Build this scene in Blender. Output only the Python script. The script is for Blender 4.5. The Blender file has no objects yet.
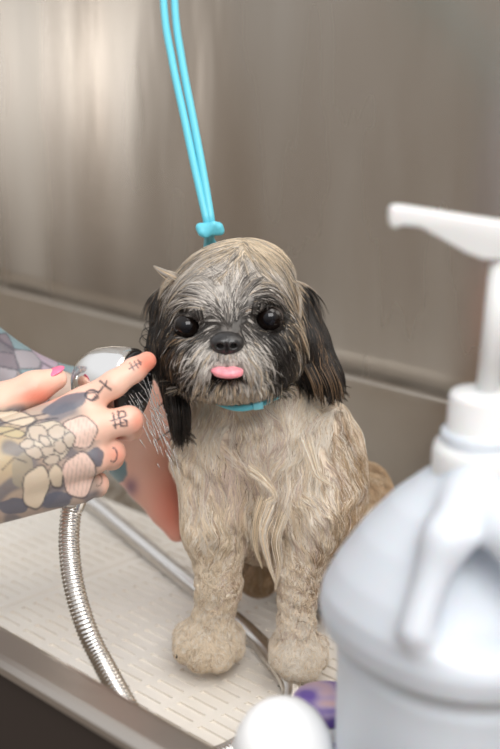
import bpy, bmesh, math
import numpy as np
from mathutils import Vector, Matrix

# ------------------------------------------------------------------ camera, world, lights, exposure
F = 1274.0; PITCH = math.radians(15.65); CH = 0.50; TH = math.radians(-44.9)
cp, sp = math.cos(PITCH), math.sin(PITCH)
sc = bpy.context.scene
COL = sc.collection
cd = bpy.data.cameras.new('camera'); cam = bpy.data.objects.new('camera', cd); COL.objects.link(cam)
cam.location = (0, 0, CH); cam.rotation_euler = (math.pi/2 - PITCH, 0, 0)
cd.sensor_fit = 'VERTICAL'; cd.sensor_height = 36.0; cd.sensor_width = 24.0
cd.lens = F/749*36; cd.clip_start = .02
cd.dof.use_dof = True; cd.dof.focus_distance = .925; cd.dof.aperture_fstop = cd.lens/15.0
sc.camera = cam
w = bpy.data.worlds.new('room_light'); sc.world = w; w.use_nodes = True
nt = w.node_tree; nt.nodes.clear()
wo = nt.nodes.new('ShaderNodeOutputWorld'); bg = nt.nodes.new('ShaderNodeBackground')
tc = nt.nodes.new('ShaderNodeTexCoord'); sx = nt.nodes.new('ShaderNodeSeparateXYZ')
rp = nt.nodes.new('ShaderNodeValToRGB'); mr = nt.nodes.new('ShaderNodeMapRange')
mr.inputs['From Min'].default_value = -.6; mr.inputs['From Max'].default_value = .6
nt.links.new(tc.outputs['Generated'], sx.inputs[0]); nt.links.new(sx.outputs['Z'], mr.inputs['Value'])
nt.links.new(mr.outputs[0], rp.inputs[0])
els = rp.color_ramp.elements
els[0].position = 0; els[0].color = (.15, .11, .08, 1)
els[1].position = 1; els[1].color = (.95, .97, 1.0, 1)
e = els.new(.42); e.color = (.30, .245, .195, 1)
e = els.new(.56); e.color = (.46, .43, .39, 1)
nt.links.new(rp.outputs[0], bg.inputs['Color']); bg.inputs['Strength'].default_value = 0.88
nt.links.new(bg.outputs[0], wo.inputs[0])
def area(name, loc, target, sx_, sy_, power, col=(1, 1, 1)):
    l = bpy.data.lights.new(name, 'AREA'); l.shape = 'RECTANGLE'; l.size = sx_; l.size_y = sy_
    l.energy = power; l.color = col
    o = bpy.data.objects.new(name, l); COL.objects.link(o); o.location = loc
    o.rotation_euler = (Vector(target)-Vector(loc)).to_track_quat('-Z', 'Y').to_euler()
    return o
area('window_daylight', (.35, -.9, 1.7), (0, .9, .2), 1.5, 1.0, 34, (1.0, .985, .96))
area('ceiling_lamp', (.7, .5, 2.2), (0, .9, 0), 1.0, 1.0, 14, (1, .95, .88))
area('strip_lamp', (-2.17, 1.73, .40), (-.3, 1.5, .43), .05, .26, .42, (1, .97, .93))
area('strip_lamp_far', (-2.26, 1.98, .40), (-.3, 1.5, .43), .05, .24, .36, (1, .97, .93))
sc.view_settings.view_transform = 'Standard'; sc.view_settings.look = 'None'
sc.cycles.max_bounces = 16; sc.cycles.diffuse_bounces = 8
sc.view_settings.gamma = 1; sc.view_settings.use_curve_mapping = False
sc.view_settings.exposure = 0.24

# ------------------------------------------------------------------ geometry helpers
def ray(px, py):
    x = (px-250)/F; v = (py-374.5)/F
    return np.array([x, cp - v*sp, -sp - v*cp])
def Q(px, py, d): return np.array([0, 0, CH]) + ray(px, py)*d
def floor_at(px, py, z=0.0):
    r = ray(px, py); t = (z-CH)/r[2]; return np.array([r[0]*t, r[1]*t, z])
def proj(P):
    """image coordinates of points, used to lay out the coat pattern from reference measurements"""
    R = P - np.array([0, 0, CH], dtype=P.dtype)
    dep = R[..., 1]*cp - R[..., 2]*sp
    up = R[..., 1]*sp + R[..., 2]*cp
    return 250 + F*R[..., 0]/dep, 374.5 - F*up/dep, dep
RIGHT = np.array([1., 0, 0]); UPC = np.array([0, sp, cp]); FWD = np.array([0, cp, -sp])
AX = np.array([math.cos(TH), math.sin(TH), 0]); BX = np.array([-math.sin(TH), math.cos(TH), 0])
def T(a, b, z): return AX*a + BX*b + np.array([0, 0, z])      # tub coordinates to world
def link(o, parent=None):
    COL.objects.link(o)
    if parent is not None: o.parent = parent
    return o
def tag(o, label=None, cat=None, group=None, kind=None):
    if label: o['label'] = label
    if cat: o['category'] = cat
    if group: o['group'] = group
    if kind: o['kind'] = kind
    return o
def empty(name, loc=(0, 0, 0)):
    o = bpy.data.objects.new(name, None); o.empty_display_size = .02; COL.objects.link(o); o.location = loc
    return o
def mesh_obj(name, V, Fc, mat, parent=None, smooth=True, colors=None, shift=None):
    """V (n,3) world positions, Fc (m,3|4) int array or list"""
    V = np.asarray(V, dtype=np.float32)
    if parent is not None:
        off = np.array(parent.location, dtype=np.float32); pp = parent.parent
        while pp is not None: off = off + np.array(pp.location, dtype=np.float32); pp = pp.parent
        V = V - off
    me = bpy.data.meshes.new(name)
    if isinstance(Fc, np.ndarray):
        k = Fc.shape[1]; me.vertices.add(len(V)); me.vertices.foreach_set('co', V.ravel())
        me.loops.add(Fc.size); me.loops.foreach_set('vertex_index', Fc.ravel().astype(np.int32))
        me.polygons.add(len(Fc)); me.polygons.foreach_set('loop_start', np.arange(len(Fc), dtype=np.int32)*k)
        me.polygons.foreach_set('loop_total', np.full(len(Fc), k, dtype=np.int32))
        me.update(calc_edges=True)
    else:
        me.from_pydata([tuple(map(float, v)) for v in V], [], [tuple(f) for f in Fc]); me.update()
    if smooth: me.polygons.foreach_set('use_smooth', np.ones(len(me.polygons), dtype=bool))
    if colors is not None:
        ca = me.color_attributes.new('tint', 'FLOAT_COLOR', 'POINT')
        c = np.ones((len(V), 4), dtype=np.float32); c[:, :3] = colors
        ca.data.foreach_set('color', c.ravel())
    if mat: me.materials.append(mat)
    o = bpy.data.objects.new(name, me)
    return link(o, parent)
def bm_obj(name, bm, mat, parent=None, smooth=False, bevel=0, segs=2, rotz=0):
    me = bpy.data.meshes.new(name)
    bmesh.ops.recalc_face_normals(bm, faces=bm.faces[:])
    bm.to_mesh(me); bm.free()
    if smooth: me.polygons.foreach_set('use_smooth', np.ones(len(me.polygons), dtype=bool))
    me.materials.append(mat)
    o = bpy.data.objects.new(name, me); link(o, parent)
    if bevel:
        m = o.modifiers.new('bevel', 'BEVEL'); m.width = bevel; m.segments = segs; m.limit_method = 'ANGLE'
    return o
def tube(pts, rad, ns=12, caps=True):
    """V,F of a tube; rad scalar or array"""
    P = np.asarray(pts, float); n = len(P); rad = np.broadcast_to(np.asarray(rad, float), (n,))
    tg = np.gradient(P, axis=0); tg /= np.linalg.norm(tg, axis=1)[:, None] + 1e-12
    ref = np.array([0, 0, 1.]) if abs(tg[0, 2]) < .9 else np.array([1., 0, 0])
    N = np.zeros_like(P); u = ref - tg[0]*ref.dot(tg[0]); N[0] = u/np.linalg.norm(u)
    for i in range(1, n):
        u = N[i-1] - tg[i]*N[i-1].dot(tg[i]); N[i] = u/np.linalg.norm(u)
    Bn = np.cross(tg, N); an = np.linspace(0, 2*np.pi, ns, endpoint=False)
    V = P[:, None] + rad[:, None, None]*(N[:, None]*np.cos(an)[None, :, None] + Bn[:, None]*np.sin(an)[None, :, None])
    V = V.reshape(-1, 3); Fc = []
    for i in range(n-1):
        for j in range(ns):
            k = (j+1) % ns; Fc.append((i*ns+j, i*ns+k, (i+1)*ns+k, (i+1)*ns+j))
    if caps: Fc.append(tuple(range(ns))[::-1]); Fc.append(tuple((n-1)*ns + j for j in range(ns)))
    return V, Fc
def catmull(pts, n):
    P = np.asarray(pts, float); P = np.vstack([2*P[0]-P[1], P, 2*P[-1]-P[-2]])
    out = []
    m = len(P)-3
    for s in np.linspace(0, m-1e-6, n):
        i = int(s); t = s-i; a, b, c, d = P[i:i+4]
        out.append(.5*((2*b) + (-a+c)*t + (2*a-5*b+4*c-d)*t*t + (-a+3*b-3*c+d)*t**3))
    out = np.array(out)
    L = np.concatenate([[0], np.cumsum(np.linalg.norm(np.diff(out, axis=0), axis=1))])
    q = np.linspace(0, L[-1], n)
    return np.stack([np.interp(q, L, out[:, k]) for k in range(3)], 1)
def lathe(profile, origin, axis=(0, 0, 1), ns=48):
    """profile list of (radius, height) along axis from origin"""
    axis = np.asarray(axis, float); axis /= np.linalg.norm(axis)
    ref = np.array([1., 0, 0]) if abs(axis[0]) < .8 else np.array([0, 1., 0])
    u = np.cross(axis, ref); u /= np.linalg.norm(u); v = np.cross(axis, u)
    an = np.linspace(0, 2*np.pi, ns, endpoint=False)
    V = []; Fc = []
    for (r, h) in profile:
        for t in an: V.append(np.asarray(origin) + axis*h + (u*math.cos(t)+v*math.sin(t))*max(r, 1e-5))
    n = len(profile)
    for i in range(n-1):
        for j in range(ns):
            k = (j+1) % ns; Fc.append((i*ns+j, i*ns+k, (i+1)*ns+k, (i+1)*ns+j))
    Fc.append(tuple(range(ns))[::-1]); Fc.append(tuple((n-1)*ns+j for j in range(ns)))
    return np.array(V), Fc
def add_box(bm, c, s, rot=None):
    m = Matrix.Translation(Vector(c))
    if rot is not None: m = m @ rot
    m = m @ Matrix.Diagonal((s[0], s[1], s[2], 1))
    bmesh.ops.create_cube(bm, size=1, matrix=m)
ROT = Matrix.Rotation(TH, 4, 'Z')
def tub_box(bm, a0, a1, b0, b1, z0, z1):
    c = T((a0+a1)/2, (b0+b1)/2, (z0+z1)/2); add_box(bm, c, (a1-a0, b1-b0, z1-z0), ROT)

# ------------------------------------------------------------------ signed distance modelling
def cone(a, b, ra, rb): return ('c', np.asarray(a, np.float32), np.asarray(b, np.float32), ra, rb)
def ell(c, r, rot=None): return ('e', np.asarray(c, np.float32), np.asarray(r, np.float32), None if rot is None else np.asarray(rot, np.float32))
def U(k, *ch): return ('u', k, list(ch))
def SUB(k, a, b): return ('s', k, a, b)
def sdf(n, P):
    t = n[0]
    if t == 'c':
        a, b, ra, rb = n[1:]; ab = b-a; L = float(ab.dot(ab)) + 1e-12
        h = np.clip((P-a) @ ab / L, 0, 1); D = P - a - h[:, None]*ab
        return np.sqrt((D*D).sum(1)) - (ra + (rb-ra)*h)
    if t == 'e':
        D = P - n[1]
        if n[3] is not None: D = D @ n[3].T
        k0 = np.sqrt(((D/n[2])**2).sum(1)); k1 = np.sqrt(((D/(n[2]**2))**2).sum(1))
        return k0*(k0-1)/(k1+1e-9)
    if t == 'u':
        ds = [sdf(c, P) for c in n[2]]
        m = ds[0]
        for d in ds[1:]: m = np.minimum(m, d)
        s = 0
        for d in ds: s = s + np.exp(-np.minimum((d-m)/n[1], 40))
        return m - n[1]*np.log(s)
    if t == 's':
        a = sdf(n[2], P); b = -sdf(n[3], P); k = n[1]; m = np.maximum(a, b)
        return m + k*np.log(np.exp(np.maximum((a-m)/k, -40)) + np.exp(np.maximum((b-m)/k, -40)))
    if t == 'f': return n[1](P)
def grad(n, P, e=4e-4):
    P = P.astype(np.float32); d0 = sdf(n, P); g = np.empty_like(P)
    for i in range(3):
        q = P.copy(); q[:, i] += e; g[:, i] = (sdf(n, q) - d0)/e
    ln = np.linalg.norm(g, axis=1)[:, None] + 1e-6
    return d0, g/ln, ln[:, 0]
def surface(n, lo, hi, h, newton=2):
    """sparse surface nets of a distance function"""
    lo = np.asarray(lo, np.float32); hi = np.asarray(hi, np.float32); B = 12
    nb = np.ceil((hi-lo)/(h*B)).astype(int); N = nb*B + 1
    I, J, K = np.meshgrid(*[np.arange(x) for x in nb], indexing='ij')
    bc = np.stack([I, J, K], -1).reshape(-1, 3); cen = lo + (bc + .5).astype(np.float32)*(h*B)
    dc = sdf(n, cen.astype(np.float32)); act = np.abs(dc) < h*B*1.35
    vals = np.repeat(np.repeat(np.repeat(np.where(dc < 0, -1, 1).reshape(nb).astype(np.float32), B, 0), B, 1), B, 2)
    vals = np.pad(vals, ((0, 1),)*3, mode='edge')
    g = np.arange(B+1); gi, gj, gk = np.meshgrid(g, g, g, indexing='ij'); loc = np.stack([gi, gj, gk], -1).reshape(-1, 3)
    ab = bc[act]
    for s in range(0, len(ab), 400):
        blk = ab[s:s+400]; idx = (blk[:, None, :]*B + loc[None]).reshape(-1, 3)
        P = lo + idx.astype(np.float32)*h
        vals[idx[:, 0], idx[:, 1], idx[:, 2]] = sdf(n, P.astype(np.float32))
    ins = vals < 0
    c = np.zeros(tuple(np.array(vals.shape)-1), np.uint8)
    for dx in (0, 1):
        for dy in (0, 1):
            for dz in (0, 1):
                c += ins[dx:vals.shape[0]-1+dx, dy:vals.shape[1]-1+dy, dz:vals.shape[2]-1+dz]
    cell = (c > 0) & (c < 8); ci = np.argwhere(cell)
    vid = -np.ones(cell.shape, np.int32); vid[cell] = np.arange(len(ci))
    corners = [(a, b, d) for a in (0, 1) for b in (0, 1) for d in (0, 1)]
    S = np.zeros((len(ci), 3), np.float32); W = np.zeros(len(ci), np.float32)
    for a in corners:
        for ax in range(3):
            if a[ax] == 0:
                b = list(a); b[ax] = 1
                va = vals[ci[:, 0]+a[0], ci[:, 1]+a[1], ci[:, 2]+a[2]]; vb = vals[ci[:, 0]+b[0], ci[:, 1]+b[1], ci[:, 2]+b[2]]
                m = (va < 0) != (vb < 0); t = np.where(m, va/(va-vb+1e-20), 0)
                pt = np.array(a, np.float32)[None].repeat(len(ci), 0); pt[:, ax] += t
                S[m] += pt[m]; W[m] += 1
    V = lo + (ci + S/W[:, None]).astype(np.float32)*h
    quads = []
    for ax in range(3):
        o1, o2 = [(1, 2), (2, 0), (0, 1)][ax]
        sl = [slice(None)]*3; sr = [slice(None)]*3; sl[ax] = slice(0, -1); sr[ax] = slice(1, None)
        x = ins[tuple(sl)]; y = ins[tuple(sr)]; e = np.argwhere(x != y)
        e = e[(e[:, o1] > 0) & (e[:, o2] > 0) & (e[:, o1] < cell.shape[o1]) & (e[:, o2] < cell.shape[o2])]
        flip = x[e[:, 0], e[:, 1], e[:, 2]]
        def at(d1, d2):
            q = e.copy(); q[:, o1] -= d1; q[:, o2] -= d2; return vid[q[:, 0], q[:, 1], q[:, 2]]
        qd = np.stack([at(1, 1), at(0, 1), at(0, 0), at(1, 0)], 1)
        qd[~flip] = qd[~flip][:, ::-1]; quads.append(qd)
    Fq = np.vstack(quads); Fq = Fq[(Fq >= 0).all(1)]
    for _ in range(newton):
        d, gr, ln = grad(n, V); V = V - gr*np.clip(d/np.maximum(ln, .3), -h, h)[:, None]
    return V, Fq
def subdivide(V, Fq, n=None):
    E = np.vstack([Fq[:, [0, 1]], Fq[:, [1, 2]], Fq[:, [2, 3]], Fq[:, [3, 0]]]); Es = np.sort(E, 1)
    ue, inv = np.unique(Es, axis=0, return_inverse=True); inv = inv.ravel()
    nv = len(V); em = V[ue].mean(1); fm = V[Fq].mean(1); m = len(Fq)
    e = [nv + inv[i*m:(i+1)*m] for i in range(4)]; f = nv + len(ue) + np.arange(m)
    W = np.vstack([V, em, fm])
    Fn = np.vstack([np.stack([Fq[:, 0], e[0], f, e[3]], 1), np.stack([e[0], Fq[:, 1], e[1], f], 1),
                    np.stack([f, e[1], Fq[:, 2], e[2]], 1), np.stack([e[3], f, e[2], Fq[:, 3]], 1)])
    if n is not None:
        d, gr, ln = grad(n, W); W = W - gr*np.clip(d/np.maximum(ln, .3), -.001, .001)[:, None]
    return W, Fn

# ------------------------------------------------------------------ materials
def mat(name, color=(.8, .8, .8), rough=.5, metal=0, **kw):
    m = bpy.data.materials.new(name); m.use_nodes = True; b = m.node_tree.nodes['Principled BSDF']
    b.inputs['Base Color'].default_value = (*color, 1); b.inputs['Roughness'].default_value = rough
    b.inputs['Metallic'].default_value = metal
    for k, v in kw.items(): b.inputs[k.replace('_', ' ')].default_value = v
    return m
def nodes(m): return m.node_tree, m.node_tree.nodes['Principled BSDF']
def tint_mat(name, rough, **kw):
    m = mat(name, rough=rough, **kw); t, b = nodes(m)
    a = t.nodes.new('ShaderNodeAttribute'); a.attribute_name = 'tint'; t.links.new(a.outputs['Color'], b.inputs['Base Color'])
    return m
def add_noise(m, scale, c1, c2, rough=None, bump=0, stretch=(1, 1, 1), detail=4, dist=.002, lo=.35, hi=.65, rot=0):
    t, b = nodes(m); tcn = t.nodes.new('ShaderNodeTexCoord'); mp = t.nodes.new('ShaderNodeMapping')
    mp.inputs['Scale'].default_value = stretch; mp.inputs['Rotation'].default_value = (0, 0, rot)
    nz = t.nodes.new('ShaderNodeTexNoise'); nz.inputs['Scale'].default_value = scale; nz.inputs['Detail'].default_value = detail
    t.links.new(tcn.outputs['Object'], mp.inputs[0]); t.links.new(mp.outputs[0], nz.inputs[0])
    if c1 is not None:
        r = t.nodes.new('ShaderNodeValToRGB'); r.color_ramp.elements[0].position = lo; r.color_ramp.elements[1].position = hi
        r.color_ramp.elements[0].color = (*c1, 1); r.color_ramp.elements[1].color = (*c2, 1)
        t.links.new(nz.outputs['Fac'], r.inputs[0]); t.links.new(r.outputs[0], b.inputs['Base Color'])
    if rough:
        q = t.nodes.new('ShaderNodeMapRange'); q.inputs['From Min'].default_value = .3; q.inputs['From Max'].default_value = .7
        q.inputs['To Min'].default_value = rough[0]; q.inputs['To Max'].default_value = rough[1]
        t.links.new(nz.outputs['Fac'], q.inputs[0]); t.links.new(q.outputs[0], b.inputs['Roughness'])
    if bump:
        bp = t.nodes.new('ShaderNodeBump'); bp.inputs['Strength'].default_value = bump; bp.inputs['Distance'].default_value = dist
        t.links.new(nz.outputs['Fac'], bp.inputs['Height']); t.links.new(bp.outputs[0], b.inputs['Normal'])
    return m
M_steel = add_noise(mat('brushed_steel', (.56, .53, .5), .32, 1), 3.2, (.51, .46, .41), (.65, .62, .58), rough=(.21, .32),
                    bump=.25, stretch=(1.6, 1.6, .35), dist=.01)
M_basin = add_noise(mat('basin_steel', (.5, .46, .42), .36, 1), 5, (.40, .34, .28), (.50, .45, .39), rough=(.38, .52), bump=.1)
M_grate = add_noise(mat('white_grate_plastic', (.8, .77, .72), .45), 9, (.88, .84, .78), (.80, .75, .68), rough=(.3, .5))
M_rim = mat('rim_steel', (.50, .455, .41), .38, 1)
M_chrome = mat('chrome', (.82, .80, .78), .12, 1)
M_hose = mat('hose_steel', (.74, .71, .68), .2, 1)
M_black = mat('black_rubber', (.015, .015, .017), .35)
M_white = mat('white_pump_plastic', (.74, .74, .74), .38, Subsurface_Weight=.15, Subsurface_Scale=.01)
M_jug = mat('milky_jug_plastic', (.60, .635, .69), .42, Subsurface_Weight=.15, Subsurface_Scale=.02)
M_cord = mat('cyan_rubber_cord', (.13, .55, .68), .4)
M_fur = tint_mat('wet_fur', .36); nodes(M_fur)[1].inputs['Specular IOR Level'].default_value = .45
t_, b_ = nodes(M_fur); tl = t_.nodes.new('ShaderNodeBsdfTranslucent'); mx = t_.nodes.new('ShaderNodeMixShader'); mx.inputs[0].default_value = .06
at_ = [n_ for n_ in t_.nodes if n_.type == 'ATTRIBUTE'][0]; ou_ = [n_ for n_ in t_.nodes if n_.type == 'OUTPUT_MATERIAL'][0]
t_.links.new(at_.outputs['Color'], tl.inputs[0]); t_.links.new(b_.outputs[0], mx.inputs[1]); t_.links.new(tl.outputs[0], mx.inputs[2]); t_.links.new(mx.outputs[0], ou_.inputs[0])
M_hide = add_noise(tint_mat('dog_hide', .5), 260, None, None, bump=.5, dist=.0012)
M_skin = tint_mat('tattooed_skin', .42, Subsurface_Weight=.12, Subsurface_Scale=.006)
add_noise(M_skin, 700, None, None, bump=.35, dist=.0005)
nodes(M_skin)[1].inputs['Subsurface Radius'].default_value = (1, .35, .2)
M_nail = mat('pink_nail_varnish', (.85, .16, .30), .15, Coat_Weight=.6)
M_nose = add_noise(mat('nose_leather', (.02, .018, .018), .28), 420, (.012, .011, .011), (.03, .027, .027), bump=.7, dist=.0006)
M_tongue = add_noise(mat('tongue_flesh', (.82, .28, .32), .3, Subsurface_Weight=.2, Subsurface_Scale=.004), 300, (.78, .25, .30), (.88, .36, .40), bump=.3, dist=.0004)
M_eye = tint_mat('dog_eye', .03); nodes(M_eye)[1].inputs['Specular IOR Level'].default_value = .35
M_purple = mat('purple_label', (.12, .07, .32), .4)
M_floor = add_noise(mat('room_floor_vinyl', (.12, .09, .07), .5), 6, (.10, .075, .06), (.16, .12, .10))

for m_ in (M_steel, M_basin):
    t_, b_ = nodes(m_); cx_ = t_.nodes.new('ShaderNodeCombineXYZ')
    cx_.inputs[2].default_value = 1.0
    t_.links.new(cx_.outputs[0], b_.inputs['Tangent']); b_.inputs['Anisotropic'].default_value = .75
# ------------------------------------------------------------------ structure: steel back wall, room floor
BW = 0.92; BEADZ = .156; A0, A1 = -2.1, -.02
o = mesh_obj('tmp', [(0, 0, 0)], [], None); bpy.data.objects.remove(o)
# upper steel wall with the slight waviness of real sheet metal
na, nz_ = 140, 50; aa = np.linspace(A0, A1, na); zz = np.linspace(BEADZ+.0066, 1.35, nz_)
V = []; 
for z in zz:
    for a in aa:
        wv = .0018*math.sin(a*9+.6)*math.sin(z*2.2+.4) + .0007*math.sin(a*23+z*3) + .0005*math.sin(a*41-z*2)
        V.append(T(a, BW+.005+wv, z))
V = np.array(V); Fq = np.array([(j*na+i, j*na+i+1, (j+1)*na+i+1, (j+1)*na+i) for j in range(nz_-1) for i in range(na-1)])
nv = len(V); Vb = V + BX*.03
Fb = Fq[:, ::-1] + nv
ring = [i for i in range(na)] + [j*na+na-1 for j in range(1, nz_)] + [(nz_-1)*na+i for i in range(na-2, -1, -1)] + [j*na for j in range(nz_-2, 0, -1)]
side = np.array([(ring[(i+1) % len(ring)], ring[i], ring[i]+nv, ring[(i+1) % len(ring)]+nv) for i in range(len(ring))])
wall = mesh_obj('wall_back', np.vstack([V, Vb]), np.vstack([Fq, Fb, side]), M_steel)
tag(wall, 'brushed stainless steel splash wall behind the dog', kind='structure')
bm = bmesh.new(); tub_box(bm, -4, 2.5, -2.5, 3.0, -.86, -.84)
tag(bm_obj('floor', bm, M_floor), 'dark room floor beneath the tub', kind='structure')

# ------------------------------------------------------------------ grooming tub
tub = empty('grooming_tub', T(-1.0, .65, -.03))
tag(tub, 'stainless steel grooming tub that the wet dog sits in', 'tub')
bm = bmesh.new(); prof = [(.39, -.02), (.43, -.02), (.90, -.02)]
tub_box(bm, A0, A1, .42, BW+.01, -.03, -.018)
bm_obj('basin_floor', bm, M_basin, tub).location = (0, 0, 0)
tub.children[0].matrix_parent_inverse = Matrix.Identity(4)
def fixloc(o):   # bmesh parts are built in world coordinates: shift the data so the part sits right under its parent
    off = Vector((0, 0, 0)); p = o.parent
    while p is not None: off += p.location; p = p.parent
    o.data.transform(Matrix.Translation(-off)); return o
fixloc(tub.children[0])
# lower back panel with a coved foot, and the light bead on top of it
def sweep(profile, a0, a1, name, m, parent, closed=True, smooth=False):
    n = len(profile); V = [T(a0, b, z) for b, z in profile] + [T(a1, b, z) for b, z in profile]
    Fc = [(i, (i+1) % n, n+(i+1) % n, n+i) for i in range(n if closed else n-1)]
    if closed: Fc += [tuple(range(n))[::-1], tuple(range(n, 2*n))]
    bm = bmesh.new(); vs = [bm.verts.new(v) for v in V]
    for f in Fc: bm.faces.new([vs[i] for i in f])
    o = bm_obj(name, bm, m, parent, smooth=smooth)
    return fixloc(o) if parent else o
cove = [(BW-.055+.055*math.sin(t), -.016+.055*(1-math.cos(t))) for t in np.linspace(0, math.pi/2, 9)]
sweep(cove + [(BW, BEADZ-.004), (BW+.02, BEADZ-.004), (BW+.02, -.018), (BW-.055, -.018)], A0, A1, 'back_panel', M_basin, tub, smooth=False)
o = sweep([(BW-.001, BEADZ-.004), (BW-.001, BEADZ+.003), (BW+.001, BEADZ+.0055), (BW+.006, BEADZ+.006), (BW+.006, BEADZ-.004)], A0, A1, 'seam_bead', M_basin, tub)
# front wall and rolled rim
RZ = .11
sweep([(.412, -.03), (.43, -.03), (.43, RZ-.004), (.412, RZ-.004)], A0, A1, 'front_wall', M_basin, tub)
rim = [(.432, RZ-.010), (.4325, RZ-.004), (.430, RZ-.001), (.426, RZ), (.408, RZ), (.404, RZ-.001), (.401, RZ-.004), (.400, RZ-.008),
       (.402, RZ-.008), (.405, RZ-.006)]
o = sweep(rim, A0, A1, 'rim', M_rim, tub)
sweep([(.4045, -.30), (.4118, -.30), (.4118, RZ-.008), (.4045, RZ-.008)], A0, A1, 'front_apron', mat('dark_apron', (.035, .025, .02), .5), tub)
for aa_, nm in ((A0, 'end_wall'), (A1-.012, 'end_wall')):
    bm = bmesh.new(); tub_box(bm, aa_, aa_+.012, .43, BW, -.018, .30); fixloc(bm_obj(nm, bm, M_basin, tub))
for (a_, b_) in ((A0+.06, .46), (A0+.06, .88), (A1-.06, .46), (A1-.06, .88)):
    V, Fc = tube([T(a_, b_, -.84), T(a_, b_, -.03)], .02, 16); mesh_obj('leg', V, Fc, M_basin, tub)

# ------------------------------------------------------------------ slotted white floor grates
def grate(a0, a1, b0, b1):
    na = 9; nb = int((b1-b0-.012)/.012); la = (a1-a0-.012)/na; lb = (b1-b0-.012)/nb
    sa, sb = .0285/2, .0046/2; zt, zb = 0.0, -.012
    V = []; Fc = []
    def quad(*p):
        k = len(V); V.extend(p); Fc.append((k, k+1, k+2, k+3))
    for i in range(na):
        for j in range(nb):
            x0 = a0+.006+i*la; x1 = x0+la; y0 = b0+.006+j*lb; y1 = y0+lb
            cx, cy = (x0+x1)/2, (y0+y1)/2; h = [(cx-sa, cy-sb), (cx+sa, cy-sb), (cx+sa, cy+sb), (cx-sa, cy+sb)]
            oq = [(x0, y0), (x1, y0), (x1, y1), (x0, y1)]
            for q in range(4):
                r = (q+1) % 4
                quad(T(*oq[q], zt), T(*oq[r], zt), T(*h[r], zt), T(*h[q], zt))
                quad(T(*h[q], zt), T(*h[r], zt), T(*h[r], zt-.0021), T(*h[q], zt-.0021))
            quad(*[T(*q_, zt-.0021) for q_ in h])
    oq = [(a0, b0), (a1, b0), (a1, b1), (a0, b1)]; iq = [(a0+.006, b0+.006), (a1-.006, b0+.006), (a1-.006, b1-.006), (a0+.006, b1-.006)]
    oq2 = [(a0+.0015, b0+.0015), (a1-.0015, b0+.0015), (a1-.0015, b1-.0015), (a0+.0015, b1-.0015)]
    for q in range(4):
        r = (q+1) % 4
        quad(T(*oq2[q], zt), T(*oq2[r], zt), T(*iq[r], zt), T(*iq[q], zt))
        quad(T(*oq[q], zt-.002), T(*oq[r], zt-.002), T(*oq2[r], zt), T(*oq2[q], zt))
        quad(T(*oq[q], zb), T(*oq[r], zb), T(*oq[r], zt-.002), T(*oq[q], zt-.002))
    quad(*[T(*q_, zb) for q_ in oq][::-1])
    org = T((a0+a1)/2, (b0+b1)/2, zb); me = bpy.data.meshes.new('floor_grate')
    me.from_pydata([tuple(np.array(v)-org) for v in V], [], Fc); me.update()
    bm = bmesh.new(); bm.from_mesh(me); bmesh.ops.remove_doubles(bm, verts=bm.verts[:], dist=1e-5)
    bmesh.ops.recalc_face_normals(bm, faces=bm.faces[:]); bm.to_mesh(me); bm.free()
    me.materials.append(M_grate); o = bpy.data.objects.new('floor_grate', me); o.location = org; link(o)
    for k, (fa, fb) in enumerate(((.02, .02), (.98, .02), (.98, .98), (.02, .98))):
        c = T(a0+(a1-a0)*fa, b0+(b1-b0)*fb, -.0179); V2, F2 = tube([c, c+np.array([0, 0, .0065])], .006, 12)
        mesh_obj('foot', V2, F2, M_grate, o)
    return o
SE = -.877
tag(grate(SE+.0012, SE+.34, .452, .803), 'slotted white plastic floor grate under the dog\'s front paws', 'floor grate', 'slotted floor grates')
tag(grate(SE-.34, SE-.0012, .452, .803), 'slotted white plastic floor grate beyond the seam, under the tattooed hand', 'floor grate', 'slotted floor grates')
tag(grate(SE+.3424, SE+.68, .452, .803), 'slotted white plastic floor grate under the big pump jug', 'floor grate', 'slotted floor grates')

# ------------------------------------------------------------------ the dog
rng = np.random.default_rng(7)
def px_r(px, d): return px/F*d
def cam_rot(roll=0, yaw=0, tilt=0):
    """rows: local axes in world (local x right, y away, z up) turned about the view axis"""
    R = np.array(Matrix.Rotation(math.radians(roll), 3, 'Y') @ Matrix.Rotation(math.radians(yaw), 3, 'Z') @ Matrix.Rotation(math.radians(tilt), 3, 'X'))
    return R.T
HEAD = U(.006,
    ell(Q(231, 306, .950), (.0470, .050, .046)),
    ell(Q(231, 330, .935), (.0455, .040, .040)),
    ell(Q(250, 273, .965), (.028, .034, .024)),
    ell(Q(190, 350, .918), (.020, .024, .024)), ell(Q(274, 350, .918), (.022, .024, .026)),
    ell(Q(209, 359, .890), (.0165, .020, .0125)), ell(Q(246, 360, .890), (.0175, .020, .0145)),
    ell(Q(228, 350, .895), (.013, .018, .013)),
    ell(Q(230, 381, .905), (.0290, .021, .0110)),
    ell(Q(228, 322, .903), (.011, .016, .012)),
    ell(Q(204, 306, .906), (.013, .014, .010)), ell(Q(252, 300, .906), (.013, .014, .010)))
HEAD = SUB(.003, HEAD, U(.001, ell(Q(187, 327, .896), (.0088, .012, .0078)), ell(Q(269, 319, .897), (.0096, .012, .0084)),
                         ell(Q(226, 377, .880), (.020, .014, .0028))))
EARS = U(.004,
    cone(Q(168, 302, .955), Q(166, 345, .955), .010, .011), cone(Q(166, 345, .955), Q(179, 415, .945), .011, .008),
    cone(Q(172, 300, .965), Q(176, 380, .965), .010, .008),
    cone(Q(299, 296, .960), Q(309, 340, .960), .009, .012), cone(Q(309, 340, .960), Q(328, 372, .955), .012, .010),
    cone(Q(302, 320, .97), Q(306, 368, .965), .008, .010))
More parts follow.
